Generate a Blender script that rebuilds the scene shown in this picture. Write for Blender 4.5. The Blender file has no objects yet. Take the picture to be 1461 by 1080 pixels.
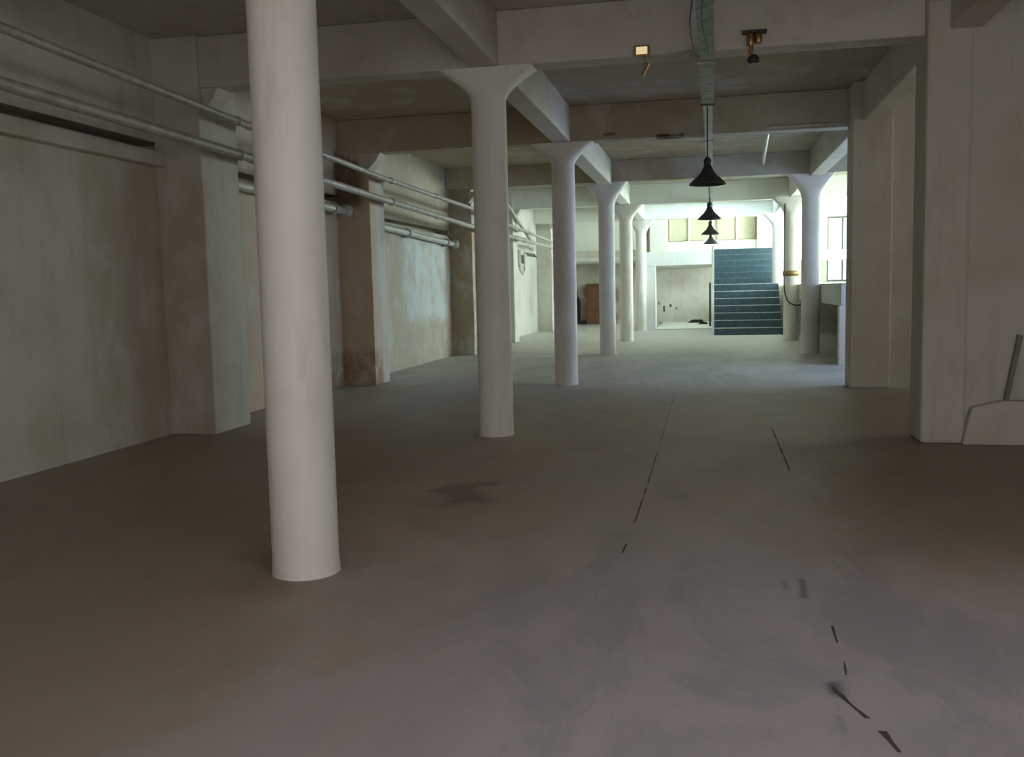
import bpy, bmesh, math, random
from mathutils import Vector, Matrix
random.seed(7)
sc = bpy.context.scene
C = sc.collection
# ------------------------------------------------------------------ camera
W0, H0 = 1461, 1080
F, YAW, PITCH, ROLL = 1331.1, -0.2065, 0.0960, 0.0228
cd = bpy.data.cameras.new('camera'); cam = bpy.data.objects.new('camera', cd); C.objects.link(cam)
cd.sensor_fit = 'HORIZONTAL'; cd.sensor_width = 36.0; cd.lens = 36.0 * F / W0; cd.clip_end = 200
fw = Vector((math.sin(YAW)*math.cos(PITCH), math.cos(YAW)*math.cos(PITCH), -math.sin(PITCH)))
rt = Vector((math.cos(YAW), -math.sin(YAW), 0)); up = rt.cross(fw)
r2 = rt*math.cos(ROLL) - up*math.sin(ROLL); u2 = rt*math.sin(ROLL) + up*math.cos(ROLL)
M = Matrix(((r2.x, u2.x, -fw.x, 0), (r2.y, u2.y, -fw.y, 0), (r2.z, u2.z, -fw.z, 1.5), (0, 0, 0, 1)))
cam.matrix_world = M
sc.camera = cam
# ------------------------------------------------------------------ world, exposure
w = bpy.data.worlds.new('world'); sc.world = w; w.use_nodes = True
w.node_tree.nodes['Background'].inputs[0].default_value = (0.55, 0.7, 0.9, 1)
w.node_tree.nodes['Background'].inputs[1].default_value = 0.4
vs = sc.view_settings
vs.view_transform = 'Standard'; vs.look = 'None'; vs.gamma = 1.0; vs.use_curve_mapping = False; vs.exposure = 0.37
sc.cycles.diffuse_bounces = 6; sc.cycles.max_bounces = 8
# daylight through the windows and added fill openings: strength of each lit pane (radiance)
E_REAR, E_SIDE, E_SIDE_NEAR, E_BACK, E_ROOF_FILL = 3.0, 27.0, 9.4, 1.3, 3.5
E_MID_FILL, E_FAR_ROOF_FILL = 1.7, 3.0

# ------------------------------------------------------------------ materials
def nodes(name):
    m = bpy.data.materials.new(name); m.use_nodes = True
    nt = m.node_tree; b = nt.nodes['Principled BSDF']
    return m, nt, b
def mathn(nt, op, a, b=None, clamp=False):
    n = nt.nodes.new('ShaderNodeMath'); n.operation = op; n.use_clamp = clamp
    for i, v in enumerate((a, b)):
        if v is None: continue
        if isinstance(v, (int, float)): n.inputs[i].default_value = v
        else: nt.links.new(v, n.inputs[i])
    return n.outputs[0]
def noise(nt, vec, scale, detail=5, rough=.6, dist=0.0):
    n = nt.nodes.new('ShaderNodeTexNoise'); n.inputs['Scale'].default_value = scale
    n.inputs['Detail'].default_value = detail; n.inputs['Roughness'].default_value = rough
    n.inputs['Distortion'].default_value = dist
    nt.links.new(vec, n.inputs['Vector']); return n.outputs['Fac']
def ramp(nt, fac, a, b):
    n = nt.nodes.new('ShaderNodeMapRange'); n.interpolation_type = 'SMOOTHSTEP'
    n.inputs['From Min'].default_value = a; n.inputs['From Max'].default_value = b
    nt.links.new(fac, n.inputs['Value']); return n.outputs['Result']
def mix(nt, fac, a, b):
    n = nt.nodes.new('ShaderNodeMix'); n.data_type = 'RGBA'
    if isinstance(fac, (int, float)): n.inputs['Factor'].default_value = fac
    else: nt.links.new(fac, n.inputs['Factor'])
    for s, v in (('A', a), ('B', b)):
        i = [x for x in n.inputs if x.name == s and x.type == 'RGBA'][0]
        if isinstance(v, tuple): i.default_value = (*v, 1)
        else: nt.links.new(v, i)
    return [x for x in n.outputs if x.type == 'RGBA'][0]
def scalevec(nt, vec, s):
    n = nt.nodes.new('ShaderNodeVectorMath'); n.operation = 'MULTIPLY'
    nt.links.new(vec, n.inputs[0]); n.inputs[1].default_value = s; return n.outputs[0]
def wpos(nt):
    return nt.nodes.new('ShaderNodeNewGeometry').outputs['Position']
def sep(nt, v):
    n = nt.nodes.new('ShaderNodeSeparateXYZ'); nt.links.new(v, n.inputs[0]); return n.outputs
_shared = {}
def warped(nt, p):
    if nt.name_full + str(id(nt)) not in _shared:
        n = nt.nodes.new('ShaderNodeTexNoise'); n.inputs['Scale'].default_value = 1.3; n.inputs['Detail'].default_value = 6
        n.inputs['Roughness'].default_value = .65
        nt.links.new(p, n.inputs['Vector'])
        v = nt.nodes.new('ShaderNodeVectorMath'); v.operation = 'SUBTRACT'; nt.links.new(n.outputs['Color'], v.inputs[0]); v.inputs[1].default_value = (.5, .5, .5)
        _shared[nt.name_full + str(id(nt))] = v.outputs[0]
    return _shared[nt.name_full + str(id(nt))]
def box_mask(nt, p, lo, hi, soft, warp=0.35, wscale=1.1):
    """soft-edged colour blotch for dirt or painted shade, in metres of the building, with a ragged edge"""
    v2 = nt.nodes.new('ShaderNodeVectorMath'); v2.operation = 'MULTIPLY_ADD'
    nt.links.new(warped(nt, p), v2.inputs[0]); v2.inputs[1].default_value = (warp*2,)*3; nt.links.new(p, v2.inputs[2])
    s = sep(nt, v2.outputs[0]); out = None
    for i in range(3):
        if lo[i] <= -1 and hi[i] >= 9 and i == 2: continue
        k = mathn(nt, 'MULTIPLY', ramp(nt, s[i], lo[i]-soft, lo[i]+soft), ramp(nt, s[i], hi[i]+soft, hi[i]-soft))
        out = k if out is None else mathn(nt, 'MULTIPLY', out, k)
    return out
def bump(nt, b, h, strength, dist=.02):
    n = nt.nodes.new('ShaderNodeBump'); n.inputs['Strength'].default_value = strength; n.inputs['Distance'].default_value = dist
    nt.links.new(h, n.inputs['Height']); nt.links.new(n.outputs[0], b.inputs['Normal'])
def plaster(name, base, dirt, amount=.5, stains=(), rough=.85, scale=1.0, vertical=True):
    m, nt, b = nodes(name); p = wpos(nt)
    n1 = noise(nt, p, .9*scale, 6); n2 = noise(nt, scalevec(nt, p, (3, 3, .6) if vertical else (2, 2, 2)), 1.6*scale, 7, .65)
    n3 = noise(nt, p, 14, 5)
    col = mix(nt, mathn(nt, 'MULTIPLY', ramp(nt, n1, .42, .72), amount), base, dirt)
    col = mix(nt, mathn(nt, 'MULTIPLY', ramp(nt, n2, .5, .78), amount*.9), col, tuple(x*.8 for x in dirt))
    n4 = ramp(nt, noise(nt, scalevec(nt, p, (1, 1, .7)), 2.1, 7, .7), .3, .56) if stains else None
    for (lo, hi, soft, c, k, warp, ws) in stains:
        f = box_mask(nt, p, lo, hi, soft, warp, ws)
        f = mathn(nt, 'MULTIPLY', f, mathn(nt, 'MULTIPLY', n4, k))
        col = mix(nt, f, col, c)
    nt.links.new(col, b.inputs['Base Color']); b.inputs['Roughness'].default_value = rough
    bump(nt, b, mathn(nt, 'ADD', n3, mathn(nt, 'MULTIPLY', n1, 2)), .35, .012)
    return m
def flat(name, col, rough=.6, metal=0.0, emit=None, var=.15):
    m, nt, b = nodes(name)
    if var:
        p = nt.nodes.new('ShaderNodeTexCoord').outputs['Object']
        n = ramp(nt, noise(nt, p, 9, 4), .35, .7)
        c = mix(nt, n, col, tuple(x*(1-var) for x in col)); nt.links.new(c, b.inputs['Base Color'])
    else: b.inputs['Base Color'].default_value = (*col, 1)
    b.inputs['Roughness'].default_value = rough; b.inputs['Metallic'].default_value = metal
    return m
def glow(name, col, s):
    m = bpy.data.materials.new(name); m.use_nodes = True; nt = m.node_tree; nt.nodes.clear()
    e = nt.nodes.new('ShaderNodeEmission'); e.inputs[0].default_value = (*col, 1); e.inputs[1].default_value = s
    o = nt.nodes.new('ShaderNodeOutputMaterial'); nt.links.new(e.outputs[0], o.inputs[0]); return m

BROWN = (.30, .225, .15)
DK = (.05, .035, .022)
white_dirty = (.62, .60, .535)
M_wall = plaster('old_plaster', white_dirty, (.40, .34, .27), .55, stains=[
    ((-7, 10.4, -1), (-4.5, 14.5, 9), .15, (.58, .46, .35), 1.0, .2, .8),
    ((-7, 14.7, 2.35), (-4.5, 20.9, 9), .2, (.40, .34, .26), .85, .3, .9),
    ((-7, 14.9, -1), (-4.5, 20.7, 9), .1, (.47, .41, .30), .85, .3, 2.2),
    ((-7, 17.4, .9), (-5.5, 20.4, 2.55), .25, (.70, .76, .74), .9, .5, 2), ((-7, 15.2, .1), (-5.5, 16.4, 1.9), .25, (.66, .70, .69), .7, .5, 2),
    ((-7, 14, 2.85), (-5.35, 14.3, 3.75), .1, (.16, .11, .07), .95, .15, 2), ((-7, 7.9, -1), (-5, 9.3, 2.8), .3, (.46, .385, .30), .8, .4, 1),
    ((-7, 20.5, -1), (-4.9, 21.9, 3.0), .15, (.42, .32, .20), 1.0, .2, 1.2),
    ((-7, 13.6, -.3), (-5, 14.5, .55), .1, (.34, .22, .14), .9, .15, 2.5),
    ((-7, 37.0, -1), (-3.4, 38, 1.5), .2, (.20, .14, .09), .9, .4, 1.5),
    ((-1.68, 36, .46), (-1.60, 39, .68), .03, DK, 1.3, .12, 5.0),
    ((-1.86, 36, 0), (-1.74, 39, .05), .03, DK, 1.2, .10, 6.0), ((-1.87, 36, .73), (-1.82, 39, .84), .02, DK, 1.0, .1, 6.0),
    ((-1.42, 36, .64), (-1.34, 39, .74), .03, DK, 1.2, .1, 6.0), ((-1.19, 36, .56), (-1.13, 39, .63), .02, DK, 1.0, .1, 6.0),
    ((-5.6, 36, -1), (-4.85, 39, 1.0), .1, (.30, .25, .19), 1.0, .3, 1)])
M_under = flat('deck_shade', (.16, .14, .12), .9)  # shade below the deck put into a dark base colour
M_pier = plaster('painted_pier', (.57, .54, .48), (.45, .385, .31), .6)
M_col = plaster('column_paint', (.80, .77, .73), (.62, .56, .50), .5, rough=.6, scale=1.3)
M_ceil = plaster('ceiling_plaster', (.56, .535, .47), (.40, .355, .28), .6, vertical=False, stains=[
    ((-7, 9.5, -1), (-2.2, 20.4, 9), .15, (.46, .37, .25), 1.0, .25, .55),
    ((-2.4, 9.5, -1), (2.6, 20.2, 9), .5, (.40, .35, .27), .9, .6, .45),
    ((-2.2, 14.4, -1), (.2, 20.3, 9), .3, (.38, .27, .19), .8, .6, 1.1)])
M_far = plaster('far_plaster', (.74, .75, .70), (.6, .6, .53), .3)
M_white = plaster('white_paint', (.85, .86, .84), (.7, .7, .66), .3, rough=.5)

M_beam = plaster('beam_paint', (.60, .57, .505), (.44, .39, .32), .6, vertical=False)
M_beam3 = plaster('beam_paint_old', (.50, .475, .405), (.37, .325, .25), .7, vertical=False, stains=[
    ((-7, 13, 0), (-2.3, 22, 9), .2, (.44, .35, .24), .95, .3, 1),
    ((-2.2, 13.9, 0), (-.2, 15, 9), .25, (.36, .27, .19), .7, .5, 1),
    ((-2.2, 20.2, 0), (-.6, 21, 9), .25, (.38, .27, .19), .8, .5, 1),
    ((-.72, 13.9, 3.67), (-.32, 14.4, 3.705), .02, DK, 1.3, .05, 3.0), ((-1.5, 13.9, 3.72), (-1.3, 14.4, 3.76), .02, (.2, .08, .05), 1.2, .05, 3.0)])
def floor_material():
    m, nt, b = nodes('concrete_floor'); p = wpos(nt)
    n1 = noise(nt, scalevec(nt, p, (1, .6, 1)), .45, 6, .6, .6); n2 = noise(nt, scalevec(nt, p, (1.3, .6, 1)), 1.7, 8, .68)
    n3 = noise(nt, p, 28, 4); n4 = noise(nt, scalevec(nt, p, (2.6, .35, 1)), 1.1, 7, .7)
    col = mix(nt, ramp(nt, n1, .36, .66), (.40, .325, .27), (.43, .395, .385))
    col = mix(nt, mathn(nt, 'MULTIPLY', ramp(nt, n2, .5, .75), .55), col, (.27, .245, .235))
    col = mix(nt, mathn(nt, 'MULTIPLY', ramp(nt, n4, .55, .8), .5), col, (.54, .50, .47))
    # greyer areas in the foreground, browner along the left side
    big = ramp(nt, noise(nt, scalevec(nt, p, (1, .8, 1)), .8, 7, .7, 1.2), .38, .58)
    big2 = ramp(nt, noise(nt, scalevec(nt, p, (1.2, .5, 1)), 1.5, 8, .72, .8), .42, .6)
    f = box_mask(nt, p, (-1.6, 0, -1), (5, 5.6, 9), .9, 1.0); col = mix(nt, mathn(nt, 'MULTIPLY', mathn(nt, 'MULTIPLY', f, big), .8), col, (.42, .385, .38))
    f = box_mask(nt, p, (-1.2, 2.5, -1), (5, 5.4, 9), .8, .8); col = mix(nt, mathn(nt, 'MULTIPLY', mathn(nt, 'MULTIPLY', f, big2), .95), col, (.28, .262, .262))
    f = box_mask(nt, p, (-9, -3, -1), (-1.7, 9.5, 9), 1.0, 1.2); col = mix(nt, mathn(nt, 'MULTIPLY', f, .75), col, (.30, .235, .175))
    f = box_mask(nt, p, (-2.4, 4.6, -1), (7, 13.4, 9), .8, 1.2); col = mix(nt, mathn(nt, 'MULTIPLY', mathn(nt, 'MULTIPLY', f, big), .55), col, (.46, .36, .285))
    f = box_mask(nt, p, (.7, 5.2, -1), (7, 14.4, 9), .7, .7); col = mix(nt, mathn(nt, 'MULTIPLY', f, .7), col, (.215, .17, .12))  # shade on the right-hand floor put into the colour
    f = box_mask(nt, p, (-7, 14.0, -1), (7, 40, 9), 1.4, 1.5); col = mix(nt, mathn(nt, 'MULTIPLY', f, .6), col, (.62, .62, .59))  # brightness of the lit far floor put into the colour
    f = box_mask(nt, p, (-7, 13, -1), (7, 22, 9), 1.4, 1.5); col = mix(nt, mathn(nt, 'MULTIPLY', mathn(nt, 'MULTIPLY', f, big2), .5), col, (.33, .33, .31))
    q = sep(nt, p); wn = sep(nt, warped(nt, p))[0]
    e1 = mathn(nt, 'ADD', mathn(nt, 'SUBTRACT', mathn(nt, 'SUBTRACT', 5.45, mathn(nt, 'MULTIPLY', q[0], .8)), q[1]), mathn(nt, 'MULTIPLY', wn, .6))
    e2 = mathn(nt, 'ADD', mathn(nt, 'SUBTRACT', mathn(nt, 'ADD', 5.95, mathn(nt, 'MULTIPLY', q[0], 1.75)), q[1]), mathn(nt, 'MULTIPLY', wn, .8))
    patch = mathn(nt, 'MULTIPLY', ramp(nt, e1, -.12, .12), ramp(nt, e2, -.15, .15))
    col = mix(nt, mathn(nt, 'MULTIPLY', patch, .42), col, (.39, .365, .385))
    sc_ = ramp(nt, noise(nt, scalevec(nt, p, (9, 1.1, 1)), 1.4, 8, .75), .60, .74)
    col = mix(nt, mathn(nt, 'MULTIPLY', sc_, .4), col, (.17, .15, .14))
    lt = ramp(nt, noise(nt, scalevec(nt, p, (2.2, 2.2, 1)), 1.7, 9, .75, .5), .6, .75)
    col = mix(nt, mathn(nt, 'MULTIPLY', lt, .45), col, (.58, .53, .49))
    for lo, hi, k, c, sf, wp in [((-1.95, 6.2, -1), (-1.6, 6.9, 9), .75, (.17, .12, .09), .12, .5), ((-2.5, 4.2, -1), (-1.9, 4.9, 9), .5, (.17, .12, .09), .25, .5),  # second blotch: shade at the near column's foot put into the colour
                         ((.45, 4.5, -1), (.48, 4.8, 9), .85, (.10, .09, .09), .02, .06), ((.37, 4.6, -1), (.39, 4.75, 9), .6, (.12, .10, .10), .02, .06),
                         ((.44, 3.44, -1), (.49, 3.56, 9), .9, (.10, .10, .11), .025, .06), ((.44, 3.12, -1), (.45, 3.27, 9), .6, (.12, .11, .12), .02, .06)]:
        f = box_mask(nt, p, lo, hi, sf, wp); col = mix(nt, mathn(nt, 'MULTIPLY', f, k), col, c)
    nt.links.new(col, b.inputs['Base Color'])
    rr = nt.nodes.new('ShaderNodeMapRange'); nt.links.new(n2, rr.inputs['Value']); rr.inputs['To Min'].default_value = .38; rr.inputs['To Max'].default_value = .72
    nt.links.new(rr.outputs[0], b.inputs['Roughness'])
    bump(nt, b, mathn(nt, 'ADD', mathn(nt, 'MULTIPLY', n3, .5), mathn(nt, 'MULTIPLY', n2, 2)), .25, .012)
    return m
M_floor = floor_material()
M_joint = flat('joint_dark', (.075, .06, .045), .9)
M_pipe = flat('pipe_paint', (.44, .41, .35), .5, var=.3)
M_pipe2 = flat('pipe_pale', (.56, .56, .49), .45, var=.25)
M_lamp = flat('lamp_enamel', (.045, .05, .045), .45)
M_lampin = flat('lamp_inside', (.5, .5, .48), .5)
M_tray = flat('galvanised', (.45, .48, .42), .45, .2, var=.6)
M_cable = flat('cable', (.03, .03, .032), .6)
M_brass = flat('brass', (.42, .27, .12), .35, .8)
M_dark = flat('dark_metal', (.05, .045, .04), .5, .3)
M_stair = flat('stair_steel', (.058, .11, .142), .38, .15, var=.3)
M_nose2 = flat('worn_nosing', (.14, .23, .28), .35, .2, var=.5)
M_nose = flat('stair_nosing', (.70, .78, .80), .3, .3, var=.35)
M_cream = plaster('cream_panel', (.60, .58, .44), (.47, .45, .34), .6)
M_wood = flat('brown_wood', (.20, .085, .04), .5, var=.4)
M_black = flat('black_debris', (.015, .014, .014), .9)
G_rear = glow('daylight_rear', (.97, .95, .94), E_REAR)
G_roof_fill = glow('fill_roof', (.95, .93, 1.0), E_ROOF_FILL)
G_top_fill = glow('fill_far_roof', (.66, .88, 1.0), E_FAR_ROOF_FILL)
G_side = glow('daylight_side', (.80, 1.0, .92), E_SIDE)
G_mid_fill = glow('fill_mid', (.95, .95, .9), E_MID_FILL)
G_side_low = glow('daylight_side_low', (.80, 1.0, .92), E_SIDE*.75)
G_side_far = glow('daylight_side_far', (.84, 1.0, .95), E_SIDE*1.6)
G_near = glow('daylight_near', (.50, .66, 1.0), E_SIDE_NEAR)
G_back = glow('daylight_back', (.82, 1.0, .93), E_BACK)
M_dull_grey = flat('dull_grey_strip', (.24, .22, .20), .8)
M_bar = flat('window_bar_grey', (.09, .10, .10), .5)
G_bulb = glow('warm_bulb', (1.0, .85, .45), .55)

# ------------------------------------------------------------------ mesh helpers
class MB:
    def __init__(s): s.bm = bmesh.new(); s.mi = 0
    def face(s, vs):
        f = s.bm.faces.new(vs); f.material_index = s.mi; return f
    def box(s, a, b):
        x0, y0, z0 = a; x1, y1, z1 = b
        v = [s.bm.verts.new(p) for p in ((x0,y0,z0),(x1,y0,z0),(x1,y1,z0),(x0,y1,z0),(x0,y0,z1),(x1,y0,z1),(x1,y1,z1),(x0,y1,z1))]
        for q in ((3,2,1,0),(4,5,6,7),(0,1,5,4),(1,2,6,5),(2,3,7,6),(3,0,4,7)): s.face([v[i] for i in q])
        return s
    def prism(s, pts, axis, a, b):
        """extrude a polygon of 2-D points along an axis (0,1,2)"""
        def P(u, v, t): return [(t, u, v), (u, t, v), (u, v, t)][axis]
        A = [s.bm.verts.new(P(u, v, a)) for u, v in pts]; B = [s.bm.verts.new(P(u, v, b)) for u, v in pts]
        n = len(pts); s.face(A); s.face(B[::-1])
        for i in range(n): s.face([A[i], B[i], B[(i+1) % n], A[(i+1) % n]])
        return s
    def loft(s, rings, cap=True):
        R = [[s.bm.verts.new(p) for p in r] for r in rings]; n = len(R[0])
        for a, b in zip(R, R[1:]):
            for i in range(n): f = s.face([a[i], a[(i+1) % n], b[(i+1) % n], b[i]]); f.smooth = True
        if cap:
            s.face(R[0][::-1]); s.face(R[-1])
            for q in (R[0], R[-1]):
                for i in range(n):
                    e = s.bm.edges.get((q[i], q[(i+1) % n]))
                    if e: e.smooth = False
        return s
    def tube(s, pts, r, n=12):
        pts = [Vector(p) for p in pts]; rings = []
        t = (pts[1]-pts[0]).normalized(); ref = Vector((0,0,1)) if abs(t.z) < .9 else Vector((1,0,0))
        u = t.cross(ref).normalized()
        for i, p in enumerate(pts):
            if i == 0: t = pts[1]-pts[0]
            elif i == len(pts)-1: t = pts[-1]-pts[-2]
            else: t = (pts[i+1]-pts[i-1])
            t.normalize(); u = (u - t*u.dot(t)).normalized(); v = t.cross(u)
            rr = r[i] if isinstance(r, (list, tuple)) else r
            rings.append([p + u*math.cos(k*2*math.pi/n)*rr + v*math.sin(k*2*math.pi/n)*rr for k in range(n)])
        return s.loft(rings)
    def lathe(s, prof, c=(0,0,0), n=32, cap=True):
        return s.loft([[(c[0]+r*math.cos(k*2*math.pi/n), c[1]+r*math.sin(k*2*math.pi/n), c[2]+z) for k in range(n)] for r, z in prof], cap)
    def build(s, name, mats, parent=None, bevel=0, loc=None):
        bmesh.ops.recalc_face_normals(s.bm, faces=s.bm.faces[:])
        me = bpy.data.meshes.new(name); s.bm.to_mesh(me); s.bm.free()
        for m in (mats if isinstance(mats, (list, tuple)) else [mats]): me.materials.append(m)
        o = bpy.data.objects.new(name, me); C.objects.link(o)
        if parent: o.parent = parent
        if loc: o.location = loc
        if bevel:
            md = o.modifiers.new('bevel', 'BEVEL'); md.width = bevel; md.segments = 2; md.limit_method = 'ANGLE'
        return o
def tag(o, label, cat, group=None, kind=None):
    if label: o['label'] = label
    if cat: o['category'] = cat
    if group: o['group'] = group
    if kind: o['kind'] = kind
    return o
def struct(name, mb, mats, bevel=0, label=None):
    o = mb.build(name, mats, bevel=bevel); o['kind'] = 'structure'
    if label: o['label'] = label
    return o
def empty(name, loc, label, cat, group=None):
    o = bpy.data.objects.new(name, None); C.objects.link(o); o.location = loc; o.empty_display_size = .2
    return tag(o, label, cat, group)
def wobbly(mb_obj, cuts=40, amp=.006): return mb_obj

# ------------------------------------------------------------------ shell
XW, XR = -5.72, 5.75
YB, YF = 37.5, -1.7
ZC, ZB = 4.2, 3.67
ROWS = [4.61, 9.33, 14.31, 20.6, 25.65, 31.7]
XC = 2.13
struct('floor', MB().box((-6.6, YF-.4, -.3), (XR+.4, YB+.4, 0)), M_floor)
# ceiling with two unseen roof lights, added to brighten the foreground and the stairs
FILL_ROOF_LIGHTS = [(.2, 2.1, .3, 2.3, G_roof_fill), (-1.75, 1.95, 29.7, 31.3, G_top_fill)]
cl = MB(); y = YF-.4
for (a, b, y0, y1, g) in FILL_ROOF_LIGHTS:
    cl.box((-6.6, y, ZC), (XR+.4, y0, ZC+.3)); cl.box((-6.6, y0, ZC), (a, y1, ZC+.3)); cl.box((b, y0, ZC), (XR+.4, y1, ZC+.3)); y = y1
cl.box((-6.6, y, ZC), (XR+.4, YB+.4, ZC+.3))
struct('ceiling', cl, M_ceil)
for i, (a, b, y0, y1, g) in enumerate(FILL_ROOF_LIGHTS):
    c = (a+b)/2
    sk = struct('window_%d' % (19+i), MB().box((a, y0, ZC+.1), (a+.06, y1, ZC+.16)).box((b-.06, y0, ZC+.1), (b, y1, ZC+.16)).box((c-.03, y0, ZC+.1), (c+.03, y1, ZC+.16)), M_white)
    MB().box((a, y0, ZC+.2), (b, y1, ZC+.22)).build('pane', g, sk)
# left wall: solid wall with a shallow dark slot above a ledge in every bay
wl = MB(); edges = [YF-.4] + [r for r in ROWS] + [YB+.4]
slot = [3.10, 3.02, 2.92, 2.72, 2.62, 2.55, 2.5]
for i in range(len(edges)-1):
    a, b = edges[i], edges[i+1]; z = slot[i]
    wl.box((XW-.3, a, 0), (XW, b, z)); wl.box((XW-.3, a, z+.11), (XW, b, ZC)); wl.box((XW-.6, a, z-.1), (XW-.3, b, z+.3))
struct('wall_left', wl, M_wall)
for i in range(1, 4):
    a, b, z = edges[i]+(.62 if i > 1 else .2), edges[i+1]-.25, slot[i]
    if i == 1: struct('trim_%d' % i, MB().box((XW, a, z-.16), (XW+.13, b, z-.01)), M_wall, .01)
# right wall with window openings; the first is an added fill for the middle bays
WINR = [(10.2, 13.2, 1.2, 3.4, G_mid_fill), (15.0, 17.6, 1.2, 3.3, G_near), (21.6, 24.8, 1.9, 3.0, G_side_low), (26.3, 31.2, 1.9, 3.3, G_side), (32.2, 35.4, 1.9, 3.9, G_side_far)]
wr = MB(); y = YF-.4
for (a, b, z0, z1, g) in WINR:
    wr.box((XR, y, 0), (XR+.3, a, ZC)); wr.box((XR, a, 0), (XR+.3, b, z0)); wr.box((XR, a, z1), (XR+.3, b, ZC)); y = b
wr.box((XR, y, 0), (XR+.3, YB+.4, ZC))
struct('wall_right', wr, M_far)
def window(n, axis, c, a, b, z0, z1, glowm, nx, nz, fm=None):
    """frame bars with one lit pane behind; axis 0: the wall is a plane of constant x"""
    f = MB(); t = .03
    def bar(u0, u1, v0, v1):
        if axis == 0: f.box((c-t, u0, v0), (c+t, u1, v1))
        else: f.box((u0, c-t, v0), (u1, c+t, v1))
    bar(a, a+.06, z0, z1); bar(b-.06, b, z0, z1); bar(a+.06, b-.06, z0, z0+.06); bar(a+.06, b-.06, z1-.06, z1)
    for i in range(1, nx): u = a+(b-a)*i/nx; bar(u-.03, u+.03, z0+.06, z1-.06)
    for i in range(1, nz): v = z0+(z1-z0)*i/nz; bar(a+.06, b-.06, v-.015, v+.015)
    o = struct('window_%d' % n, f, fm or M_white)
    p = MB(); d = .06 if c > 0 else -.06
    if axis == 0: p.box((c+d, a+.01, z0+.01), (c+d+.01, b-.01, z1-.01))
    else: p.box((a+.01, c+d, z0+.01), (b-.01, c+d+.01, z1-.01))
    p.build('pane', glowm, o); return o
n = 1
for (a, b, z0, z1, g) in WINR:
    window(n, 0, XR+.15, a, b, z0, z1, g, 4, 2); n += 1
# back wall
wb = MB()
wb.box((-6.6, YB, 0), (4.5, YB+.3, ZC)); wb.box((4.5, YB, 0), (5.65, YB+.3, 1.5)); wb.box((4.5, YB, 3.95), (5.65, YB+.3, ZC)); wb.box((5.65, YB, 0), (XR+.3, YB+.3, ZC))
struct('wall_back', wb, M_wall)
window(n, 1, YB+.12, 4.5, 5.65, 1.5, 3.95, G_back, 2, 1, M_bar); n += 1
# rear wall behind the viewpoint, with the open loading doorway that lights the foreground
wf = MB(); DX0, DX1, DZ = -.9, 2.4, 3.6
wf.box((-6.6, YF-.3, 0), (DX0, YF, ZC)); wf.box((DX1, YF-.3, 0), (XR+.3, YF, ZC)); wf.box((DX0, YF-.3, DZ), (DX1, YF, ZC))
struct('wall_front', wf, M_wall)
window(n, 1, YF-.2, DX0, DX1, .05, DZ, G_rear, 3, 3); n += 1

# ------------------------------------------------------------------ beams
for k, r in enumerate([-.2] + ROWS):
    zb = {4: 3.74}.get(k, ZB)
    struct('ceiling_beam', MB().box((XW+.001, r-.15, zb), (XR-.001, r+.15, ZC-.001)), M_beam if r < 10 else M_beam3 if r < 22 else M_far, .015)
for k in range(len(ROWS)-1):
    a, b = ROWS[k]+.151, ROWS[k+1]-.151
    mt = M_beam if b < 21 else M_far
    struct('ceiling_beam', MB().box((-2.27, a, ZB+.005), (-1.99, b, ZC-.001)), mt, .015)
    if a > 9:
        b2 = min(b, 13.71) if a < 12 else b
        struct('ceiling_beam', MB().box((2.10, a, ZB+.005), (2.37, b2, ZC-.001)), mt, .015)
struct('ceiling_beam', MB().box((2.10, 4.8, ZB+.005), (2.37, 9.04, ZC-.001)), M_beam, .015)

# ------------------------------------------------------------------ wall piers
for k, (a, b) in enumerate([(4.3, 5.1), (9.13, 9.93), (14.17, 14.85), (20.74, 21.4), (25.4, 26.0), (31.9, 32.5)]):
    mb = MB().box((XW-.02, a, 0), (-5.2, b, ZC-.001))
    # haunch from the pier up to the cross beam
    mb.prism([(-5.2, 3.42), (-5.06, 3.56), (-5.0, ZB), (-5.2, ZB)], 1, ROWS[k]-.14, ROWS[k]+.14)
    struct('wall_pilaster', mb, M_wall, .012)
tag(MB().prism([(2.62, .405), (2.66, .405), (2.76, .98), (2.72, .99)], 1, 9.04, 9.09).build('slanting_strip', M_dull_grey), 'slanting grey strip on the wall above the low kerb, at the right edge', 'bar')  # thin slanting strip in dull grey
# two wide piers on the right with stub walls closing the aisle
mb = MB().box((1.92, 9.05, 0), (2.30, 9.55, 3.95)); struct('wall_pier', mb, M_pier, .03)
struct('wall_stub', MB().box((2.301, 9.10, 0), (XR, 9.45, ZC-.002)), M_pier)
struct('wall_pier', MB().box((1.915, 9.1, 3.9), (2.6, 9.5, ZC-.003)), M_pier)
struct('baseboard_right', MB().prism([(2.26, 0), (2.34, .34), (2.6, .40), (4.5, .40), (4.5, 0)], 1, 8.98, 9.099), M_pier, .015)
struct('wall_pier', MB().box((1.96, 13.72, 0), (2.50, 14.16, ZC-.002)), M_pier, .02)
struct('wall_stub', MB().box((2.501, 13.78, 0), (XR, 14.1, ZC-.003)), M_pier)

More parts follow.
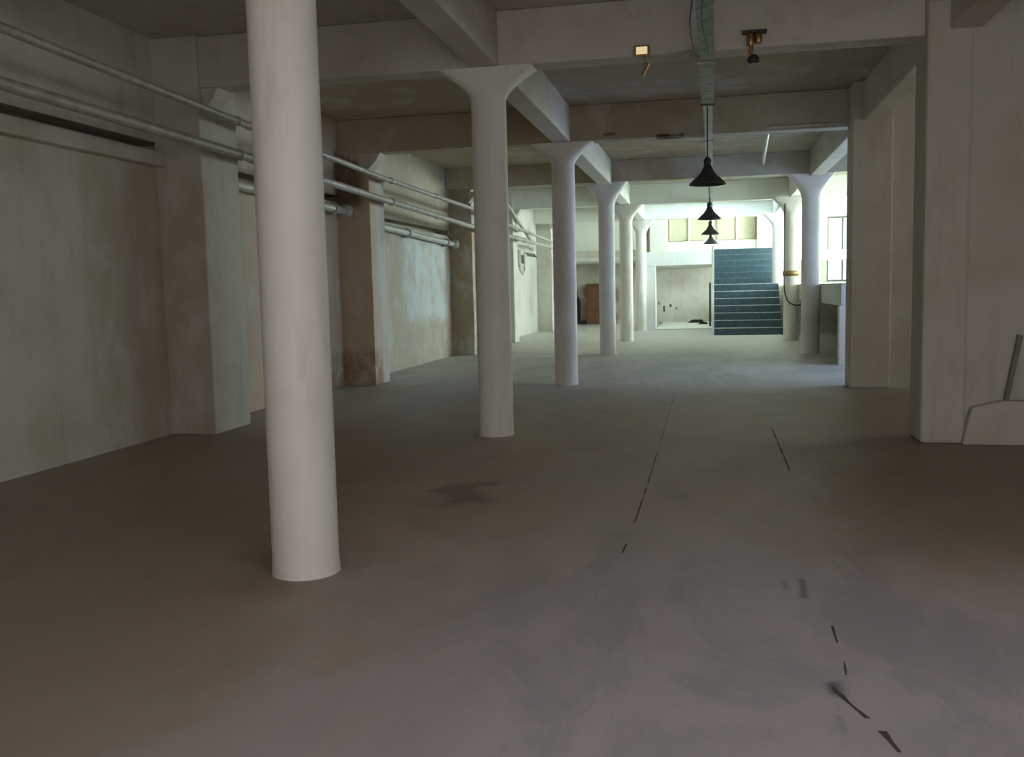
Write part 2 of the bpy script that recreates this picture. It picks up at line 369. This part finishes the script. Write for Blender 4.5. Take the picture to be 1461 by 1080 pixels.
# ------------------------------------------------------------------ round columns
def column(x, y, label, mat, r=.178):
    root = empty('round_column', (x, y, 0), label, 'column', 'round columns carrying the ceiling beams')
    MB().lathe([(r*1.03, 0), (r*1.02, .02), (r, .1), (r*.995, 1.6), (r*.985, 3.38 if y < 12 else 3.34 if y < 19 else 3.22)], n=48).build('shaft', mat, root)
    rings = []; N = 48; near = y < 12; Z0, Z1 = (3.38 if near else 3.34 if y < 19 else 3.22), ZB-.002
    if y > 19 and y < 22: Z1 = 3.738
    for i in range(17):
        t = i/16; k = .5*(1-math.cos(t*math.pi/2)) + .5*t          # concave flare
        k = k**1.12 if near else .85*(1-math.cos(t*math.pi/2)) + .15*t
        hx = r*.985 + (.48-r)*k; hy = r*.985 + (.19-r)*k; e = 1 - .75*t*t
        ring = []
        for j in range(N):
            a = j*2*math.pi/N; c, s = math.cos(a), math.sin(a); q = 2/(2+(1-e)*8)
            ring.append((math.copysign(abs(c)**q, c)*hx, math.copysign(abs(s)**q, s)*hy, Z0+(Z1-Z0)*t))
        rings.append(ring)
    MB().loft(rings).build('capital', mat, root)
    return root
lab = ['nearest white round column, cut off by the top edge', 'second white round column from the camera in the left row',
       'third column of the left row, below the brown stained ceiling', 'fourth column of the left row, where the bright end begins',
       'fifth column of the left row, cream in the bright end', 'last slim column of the left row, before the white portal']
for k, y in enumerate(ROWS): column(-XC, y, lab[k], M_col)
column(2.15, 20.62, 'bluish white round column beside the raised platform corner', M_col, .19)
rc5 = column(2.145, 25.2, 'cream round column with cable and brass band, right of the stairs', M_col, .19)
rc6 = column(2.225, 30.9, 'bright round column standing on the stair landing', M_col)
rc6.scale.z = 1

# ------------------------------------------------------------------ left wall pipes
def pipe(name, x, pts, r, label, hang=(), mat=M_pipe):
    root = empty(name, (x, pts[0][0], 0), label, 'pipe')
    P = [(0, y-pts[0][0], z) for y, z in pts]
    MB().tube(P, r, 16).build('tube', mat, root)
    for hy in hang:
        z = next(z0+(z1-z0)*(hy-y0)/(y1-y0) for (y0, z0), (y1, z1) in zip(pts, pts[1:]) if y0 <= hy <= y1)
        h = MB(); yy = hy-pts[0][0]
        h.tube([(0, yy-.03, z), (0, yy+.03, z)], r*1.3, 16)
        h.box((-5.199-x, yy-.02, z-.015), (-r, yy+.02, z+.015))
        h.build('bracket', mat, root)
    for q in range(4):
        yy = 2.5+q*7.3
        z = next((z0+(z1-z0)*(yy-y0)/(y1-y0) for (y0, z0), (y1, z1) in zip(pts, pts[1:]) if y0 <= yy <= y1), None)
        if z: MB().tube([(0, yy-pts[0][0]-.06, z), (0, yy-pts[0][0]+.06, z)], r*1.18, 16).build('coupling', mat, root)
    return root
pipe('upper_pipe', -4.95, [(-1.5, 3.56), (6, 3.45), (9.8, 3.36), (14, 3.27), (20, 3.24), (24, 3.12), (31.5, 2.98)], .038, 'thin upper pipe running along the left wall', (9.5, 14.5, 21, 25.7))
pipe('lower_pipe', -4.95, [(-1.5, 3.16), (6, 3.05), (9.8, 3.01), (14, 2.94), (20, 2.85), (24, 2.84), (31.5, 2.80)], .05, 'thicker pipe running along the left wall below the thin one', (9.5, 14.5, 21, 25.7))
def short_pipe(y0, y1, z0, z1, label):
    root = empty('wall_pipe', (XW+.12, y0, 0), label, 'pipe')
    L = y1-y0
    MB().tube([(0, 0, z0), (0, L, z1)], .058, 16).build('tube', M_pipe2, root)
    for t in (.42, .9):
        yy = L*t; z = z0+(z1-z0)*t
        MB().tube([(0, yy-.05, z), (0, yy+.05, z)], .08, 16).box((-.14, yy-.03, z-.09), (.01, yy+.03, z+.09)).build('clamp', M_pipe, root)
    MB().lathe([(.02, -.10), (.085, -.07), (.1, 0), (.085, .07), (.02, .10)], (0.04, L+.0, z1), 20).build('end_cap', M_pipe2, root)
short_pipe(10.0, 14.1, 2.84, 2.78, 'pale short pipe along the left wall between first and second pilaster')
short_pipe(14.9, 20.6, 2.66, 2.53, 'pale clamped pipe with capped end above the patchy bright wall panel')

# ------------------------------------------------------------------ cable tray with lamps
def tx(y): return -.055 + .0068*y
tr = empty('cable_tray', (tx(2), 2, 3.60), 'galvanised cable tray running down the middle of the ceiling', 'cable tray')
def traypart(y0, y1, wd, h, name, mat):
    m = MB()
    xa, xb = tx(y0)-tx(2), tx(y1)-tx(2)
    def seg(u0, u1, z0, z1):
        vs = [m.bm.verts.new(p) for p in ((xa+u0, y0-2, z0), (xa+u1, y0-2, z0), (xb+u1, y1-2, z0), (xb+u0, y1-2, z0), (xa+u0, y0-2, z1), (xa+u1, y0-2, z1), (xb+u1, y1-2, z1), (xb+u0, y1-2, z1))]
        for q in ((3,2,1,0),(4,5,6,7),(0,1,5,4),(1,2,6,5),(2,3,7,6),(3,0,4,7)): m.face([vs[i] for i in q])
    seg(-wd, wd, 0, .004); seg(-wd, -wd+.004, .004, h); seg(wd-.004, wd, .004, h)
    return m.build(name, mat, tr)
traypart(2, 11.4, .07, .055, 'tray_section', M_tray); traypart(11.42, 20.2, .055, .05, 'tray_section', M_pipe2); traypart(20.22, 31, .05, .05, 'tray_section', M_pipe2)
for yy in (4.61, 9.33, 11.45, 14.31, 20.6, 25.65):
    x = tx(yy)-tx(2); MB().box((x-.085, yy-2-.035, -.012), (x+.085, yy-2+.035, -.001)).build('tray_clip', M_dark if yy == 11.45 else M_tray, tr)
def cable(name, pts, r, label, mat=M_cable):
    P = [Vector(p) for p in pts]; out = []
    for i in range(len(P)-1):
        p0, p1, p2, p3 = P[max(i-1, 0)], P[i], P[i+1], P[min(i+2, len(P)-1)]
        for k in range(8):
            t = k/8; out.append(.5*((2*p1)+(-p0+p2)*t+(2*p0-5*p1+4*p2-p3)*t*t+(-p0+3*p1-3*p2+p3)*t**3))
    out.append(P[-1])
    return tag(MB().tube(out, r, 8).build(name, mat), label, 'cable')
cable('hanging_cable', [(-.10, 5, 3.62), (-.115, 6.2, 3.59), (-.09, 7, 3.56), (-.12, 7.8, 3.575), (-.10, 8.6, 3.575), (-.05, 9.0, 3.57)], .008, 'black cable sagging under the near end of the tray')
cable('hanging_cable', [(.0, 5, 3.578), (.02, 6.4, 3.572), (-.03, 7.6, 3.57), (.03, 8.9, 3.575)], .006, 'thin dark cable lying flat beneath the tray')
def lamp(y, zbot, label):
    x = tx(y)-.005
    root = empty('pendant_lamp', (x, y, zbot), label, 'pendant lamp', 'dark bell pendant lamps in a row')
    R = .215
    prof = [(R, 0), (R*1.005, .012), (R*.90, .035), (R*.70, .075), (R*.50, .115), (R*.34, .16), (R*.24, .205), (R*.18, .235)]
    inner = [(r-.006, z-.004 if i else .001) for i, (r, z) in enumerate(prof)][::-1]
    m = MB(); m.loft([[(r*math.cos(k*2*math.pi/40), r*math.sin(k*2*math.pi/40), z) for k in range(40)] for r, z in prof+inner], False)
    m.build('shade', M_lamp, root)
    MB().lathe([(.04, .228), (.045, .24), (.045, .29), (.03, .31), (.012, .33)], n=20).build('lamp_holder', M_lamp, root)
    MB().lathe([(.012, .225), (.03, .18), (.04, .14), (.03, .105), (.01, .092)], n=20).build('bulb', M_lampin, root)
    MB().tube([(0, 0, .32), (0, 0, 3.586-zbot)], .007, 8).build('cord', M_cable, root)
lamp(11.5, 2.675, 'nearest and largest dark bell pendant lamp')
lamp(17.9, 2.695, 'second dark bell pendant lamp from the camera')
lamp(23.4, 2.70, 'third dark bell pendant lamp from the camera')
lamp(28.6, 2.69, 'smallest, farthest dark bell pendant lamp')

# spot fittings on the second cross beam
sp = empty('spot_fitting', (-.59, 9.165, 3.70), 'small square brass spot glowing yellow on the cross beam', 'spot light')
MB().box((-.075, -.05, -.045), (.075, 0, .055)).build('housing', M_brass, sp, .008)
MB().box((-.052, -.056, -.028), (.052, -.0505, .038)).build('lens', G_bulb, sp)
MB().tube([(.02, -.03, -.045), (.03, -.03, -.12)], .005, 8).tube([(.06, -.03, -.11), (.0, -.04, -.23)], .017, 12).build('hanging_tube', M_brass, sp)
sp = empty('spot_fitting', (.44, 9.15, 3.74), 'brass spot with dark ceiling plate and dangling lamp head', 'spot light')
MB().box((-.11, -.09, 0.04), (.11, 0, .065)).build('ceiling_plate', M_dark, sp, .006)
MB().lathe([(.03, -.07), (.035, -.06), (.035, .03), (.028, .04)], (-.035, -.05, 0), 16).lathe([(.03, -.05), (.035, -.04), (.035, .03), (.028, .04)], (.035, -.05, 0), 16).build('lamp_body', M_brass, sp)
MB().tube([(-.03, -.05, -.06), (-.035, -.05, -.15)], .02, 10).build('arm', M_brass, sp)
MB().lathe([(.015, -.03), (.05, -.02), (.058, .0), (.045, .035), (.02, .05)], (-.01, -.05, -.2), 20).build('lamp_head', M_dark, sp)
MB().lathe([(.005, -.038), (.03, -.035), (.035, -.031)], (-.01, -.05, -.2), 16).build('lens', M_lampin, sp)
tag(MB().tube([(-.5, 9.15, 3.65), (-.1, 9.15, 3.68), (.0, 9.15, 3.69)], .009, 10).build('conduit', M_pipe), 'thin conduit along the beam between glowing spot and tray', 'conduit')
tag(MB().tube([(.9, 14.47, 3.80), (1.16, 20.44, 3.96)], .035, 12).build('ceiling_pipe', M_pipe2), 'pale pipe crossing the ceiling bay right of the nearest lamp', 'pipe')
tag(MB().tube([(.85, 14.13, 3.72), (1.9, 14.13, 3.72)], .02, 10).build('beam_conduit', M_pipe2), 'pale horizontal conduit on the beam left of the far pier', 'conduit')

# ------------------------------------------------------------------ raised platform on the right
pl = empty('raised_platform', (4, 17.5, 0), 'pale raised platform with thick edge behind the far right pier', 'platform')
MB().box((2.345-4, 0, 1.06), (XR-4.03, 12.3, 1.46)).box((2.42-4, 12.3, 1.06), (XR-4.03, YB-17.53, 1.46)).build('deck', M_far, pl, .01)
for yy in (17.5, 22.9, 27.0):
    MB().box((2.32-4, yy-17.5, 0), (2.53-4, yy-17.5+.22, 1.06)).build('post', M_col, pl, .01)
MB().box((5.0-4, .3, 0), (5.1-4, YB-17.54, 1.059)).box((2.56-4, .12, 0), (XR-4.04, .25, 1.059)).build('deck_light_stop', M_under, pl)  # walls added to keep light out below the deck, coloured dark as shade

# ------------------------------------------------------------------ staircase
st = empty('staircase', (.23, 28.0, 0), 'dark blue grey steel staircase with pale nosings', 'staircase')
RZ, TR = .212, .28
for i in range(7):
    s = MB().box((0, i*TR, 0 if i == 0 else i*RZ-.03), (1.92, i*TR+TR+.02, (i+1)*RZ-.012)).build('step', M_stair, st)
    MB().box((0, i*TR-.02, (i+1)*RZ-.0115), (1.92, i*TR+.05, (i+1)*RZ+.006)).build('nosing', M_nose, s)
zl = 7*RZ
MB().box((0, 7*TR+.021, zl-.12), (1.80, 3.4, zl)).build('landing', M_stair, st)
for i in range(6):
    s = MB().box((.0, 3.401+i*TR, zl+i*.2-(.03 if i else 0)), (2.05, 3.401+i*TR+TR+.02, zl+(i+1)*.2-.025)).build('step', M_stair, st)
    MB().box((0, 3.401+i*TR-.02, zl+(i+1)*.2-.024), (2.05, 3.401+i*TR+.05, zl+(i+1)*.2-.002)).build('nosing', M_nose2, s)
MB().prism([(0, 0), (1.98, 0), (1.98, zl-.03), (.1, .19)], 0, 1.922, 1.95).build('stringer', M_dark, st)
tag(MB().box((.155, 27.98, 0), (.225, 28.05, 2.62)).build('white_post', M_white, bevel=.005), 'thin white post at the left side of the stairs', 'post')

# ------------------------------------------------------------------ upper floor and portal at the back
struct('wall_portal', MB().box((-2.0, 31.72, 0), (-1.66, 32.1, 2.15)), M_white, .01)
struct('ceiling_mezzanine', MB().box((-2.0, 31.7, 2.15), (.2, YB, 2.60)), M_white, .01)
struct('floor_threshold', MB().box((-1.66, 31.75, 0), (.2, YB, .05)), M_far, .01)
struct('ceiling_mezzanine', MB().box((-5.7, 34.0, 2.40), (-2.001, YB, 2.55)), M_white, .01)
struct('wall_mezzanine', MB().box((-5.7, 34.05, 2.80), (-2.45, 34.25, ZC)), M_far)
struct('floor_landing', MB().box((.201, 33.2+1.9, 2.3), (XR, YB, 2.62)), M_white)
struct('wall_back_ledge', MB().box((-2.0, 37.2, 2.601), (2.6, 37.49, 3.17)), M_white, .01)
px = [-1.42, -.72, .0, .35, 1.05, 1.85]
pn = 0
for a, b in ((-1.42, -.68), (-.60, .12), (.42, 1.12), (1.20, 1.86)):
    pn += 1
    tag(MB().box((a, 37.42, 3.2), (b, 37.49, 4.18)).build('cream_panel', M_cream, bevel=.01),
        ['cream infill panel at the far left of the upper back wall', 'cream infill panel just left of the hanging lamps', 'cream infill panel just right of the hanging lamps', 'cream infill panel with dark scribble at the upper right'][pn-1], 'wall panel', 'cream panels on the upper back wall')
for i, x in enumerate((-.64, .27, 1.16)):
    struct('trim_%d' % (10+i), MB().box((x-.035, 37.36, 3.17), (x+.035, 37.485, 4.19)), M_white)
struct('wall_back_pier', MB().box((-2.15, 37.0, 2.601), (-1.46, 37.49, 4.19)), M_white)
struct('wall_back_pier', MB().box((1.9, 37.0, 2.63), (2.75, 37.49, 4.19)), M_white)
# brown door low in the far left corner
dr = struct('door_1', MB().box((-4.72, 37.40, 0), (-4.05, 37.49, 1.62)), M_wood, .01)
MB().box((-4.62, 37.38, .15), (-4.15, 37.40, .75)).box((-4.62, 37.38, .85), (-4.15, 37.40, 1.5)).build('door_panel', M_wood, dr)
struct('baseboard_back', MB().box((-5.7, 37.36, 0), (-4.73, 37.49, .16)), M_black)
tag(MB().prism([(-5.15, .161), (-4.95, .161), (-4.93, .9), (-5.02, 1.15), (-5.12, .95)], 1, 37.3, 37.42).build('dark_sack', M_black, bevel=.03), 'black bag-like object against the far left corner wall', 'bag')
tag(MB().box((.10, 33.0, .051), (.15, 33.06, 1.55)).build('metal_bar', M_black), 'upright black bar standing in the portal beside the stairs', 'bar')
def debris(x, y, z, s, label, seed):
    random.seed(seed); bm = MB(); n = 14; rings = []
    for h in (0, .35, .8, 1):
        rings.append([(x+math.cos(a*2*math.pi/n)*s*(1-h*.6)*random.uniform(.7, 1.15), y+math.sin(a*2*math.pi/n)*s*.5*(1-h*.6)*random.uniform(.7, 1.15), z+h*s*.32) for a in range(n)])
    tag(bm.loft(rings).build('debris_pile', M_black), label, 'debris')
debris(-.35, 36.3, .05, .38, 'black rubbish heap on the floor inside the portal', 2)
debris(-.12, 34.9, .05, .22, 'small black rubbish scrap in front of the larger heap', 4)

# ------------------------------------------------------------------ fittings near the far columns
cable('column_cable', [(1.97, 24.99, 3.5), (1.965, 25.0, 2.6), (1.96, 25.0, 1.9), (1.965, 24.98, 1.35), (2.03, 24.9, 1.05), (2.2, 24.85, .92), (2.4, 24.85, .93)], .018, 'dark cable looping down the cream column right of the stairs')
tag(MB().lathe([(.193, 1.66), (.215, 1.67), (.215, 1.79), (.193, 1.8), (.193, 1.66)], (2.145, 25.2, 0), 32, False).build('brass_band', M_brass), 'yellow brown band clamped around the cream column', 'clamp')
jb = empty('meter_box', (-5.55, 27.6, 2.15), 'white meter box with conduit loop high on the far left wall', 'meter box')
MB().box((-.16, 0, 0), (.12, .5, .5)).build('box', M_pipe2, jb, .015)
MB().box((.121, .1, .1), (.14, .4, .35)).build('cover', M_dark, jb)
MB().tube([(0.05, -.05, .45), (.1, -.02, -.1), (.12, .3, -.22), (.12, .6, -.1), (.1, .65, .5)], .03, 10).build('conduit_loop', M_pipe2, jb)
tag(MB().tube([(-5.12, 23.5, 3.9), (-5.12, 27.5, 2.95)], .045, 10).build('diagonal_brace', M_pipe), 'slanting brace high on the far left wall', 'brace')

# ------------------------------------------------------------------ marks in the floor
def seam(n, pts, wd, mat=M_joint):
    m = MB(); L = []; R = []
    for i in range(len(pts)-1):
        (x0, y0), (x1, y1) = pts[i], pts[i+1]
        N = max(2, int(math.hypot(x1-x0, y1-y0)/.12))
        for k in range(N + (i == len(pts)-2)):
            t = k/N; x = x0+(x1-x0)*t; y = y0+(y1-y0)*t; w_ = wd*random.uniform(.2, .75)
            L.append((x-w_, y)); R.append((x+w_, y))
    P = [m.bm.verts.new((x, y, .0025)) for x, y in L]; Q = [m.bm.verts.new((x, y, .0025)) for x, y in R]
    P2 = [m.bm.verts.new((x, y, -.002)) for x, y in L]; Q2 = [m.bm.verts.new((x, y, -.002)) for x, y in R]
    for i in range(len(P)-1):
        m.face([P[i], Q[i], Q[i+1], P[i+1]]); m.face([P2[i], P[i], P[i+1], P2[i+1]]); m.face([Q[i], Q2[i], Q2[i+1], Q[i+1]])
    struct('trim_%d' % n, m, mat)
random.seed(3)
seam(20, [(-.45, 5.85), (-.44, 6.9)], .009); seam(21, [(-.44, 7.0), (-.435, 8.4)], .006); seam(22, [(-.47, 5.15), (-.46, 5.35)], .009)
seam(23, [(-.435, 8.9), (-.43, 13)], .004)
seam(24, [(.65, 7.65), (.66, 9.95)], .012); seam(25, [(.53, 3.95), (.535, 4.15)], .008); seam(26, [(.52, 3.62), (.53, 3.75)], .006)
seam(27, [(.455, 3.50), (.50, 3.36), (.54, 3.26)], .02); seam(28, [(.572, 3.17), (.60, 3.03)], .026)
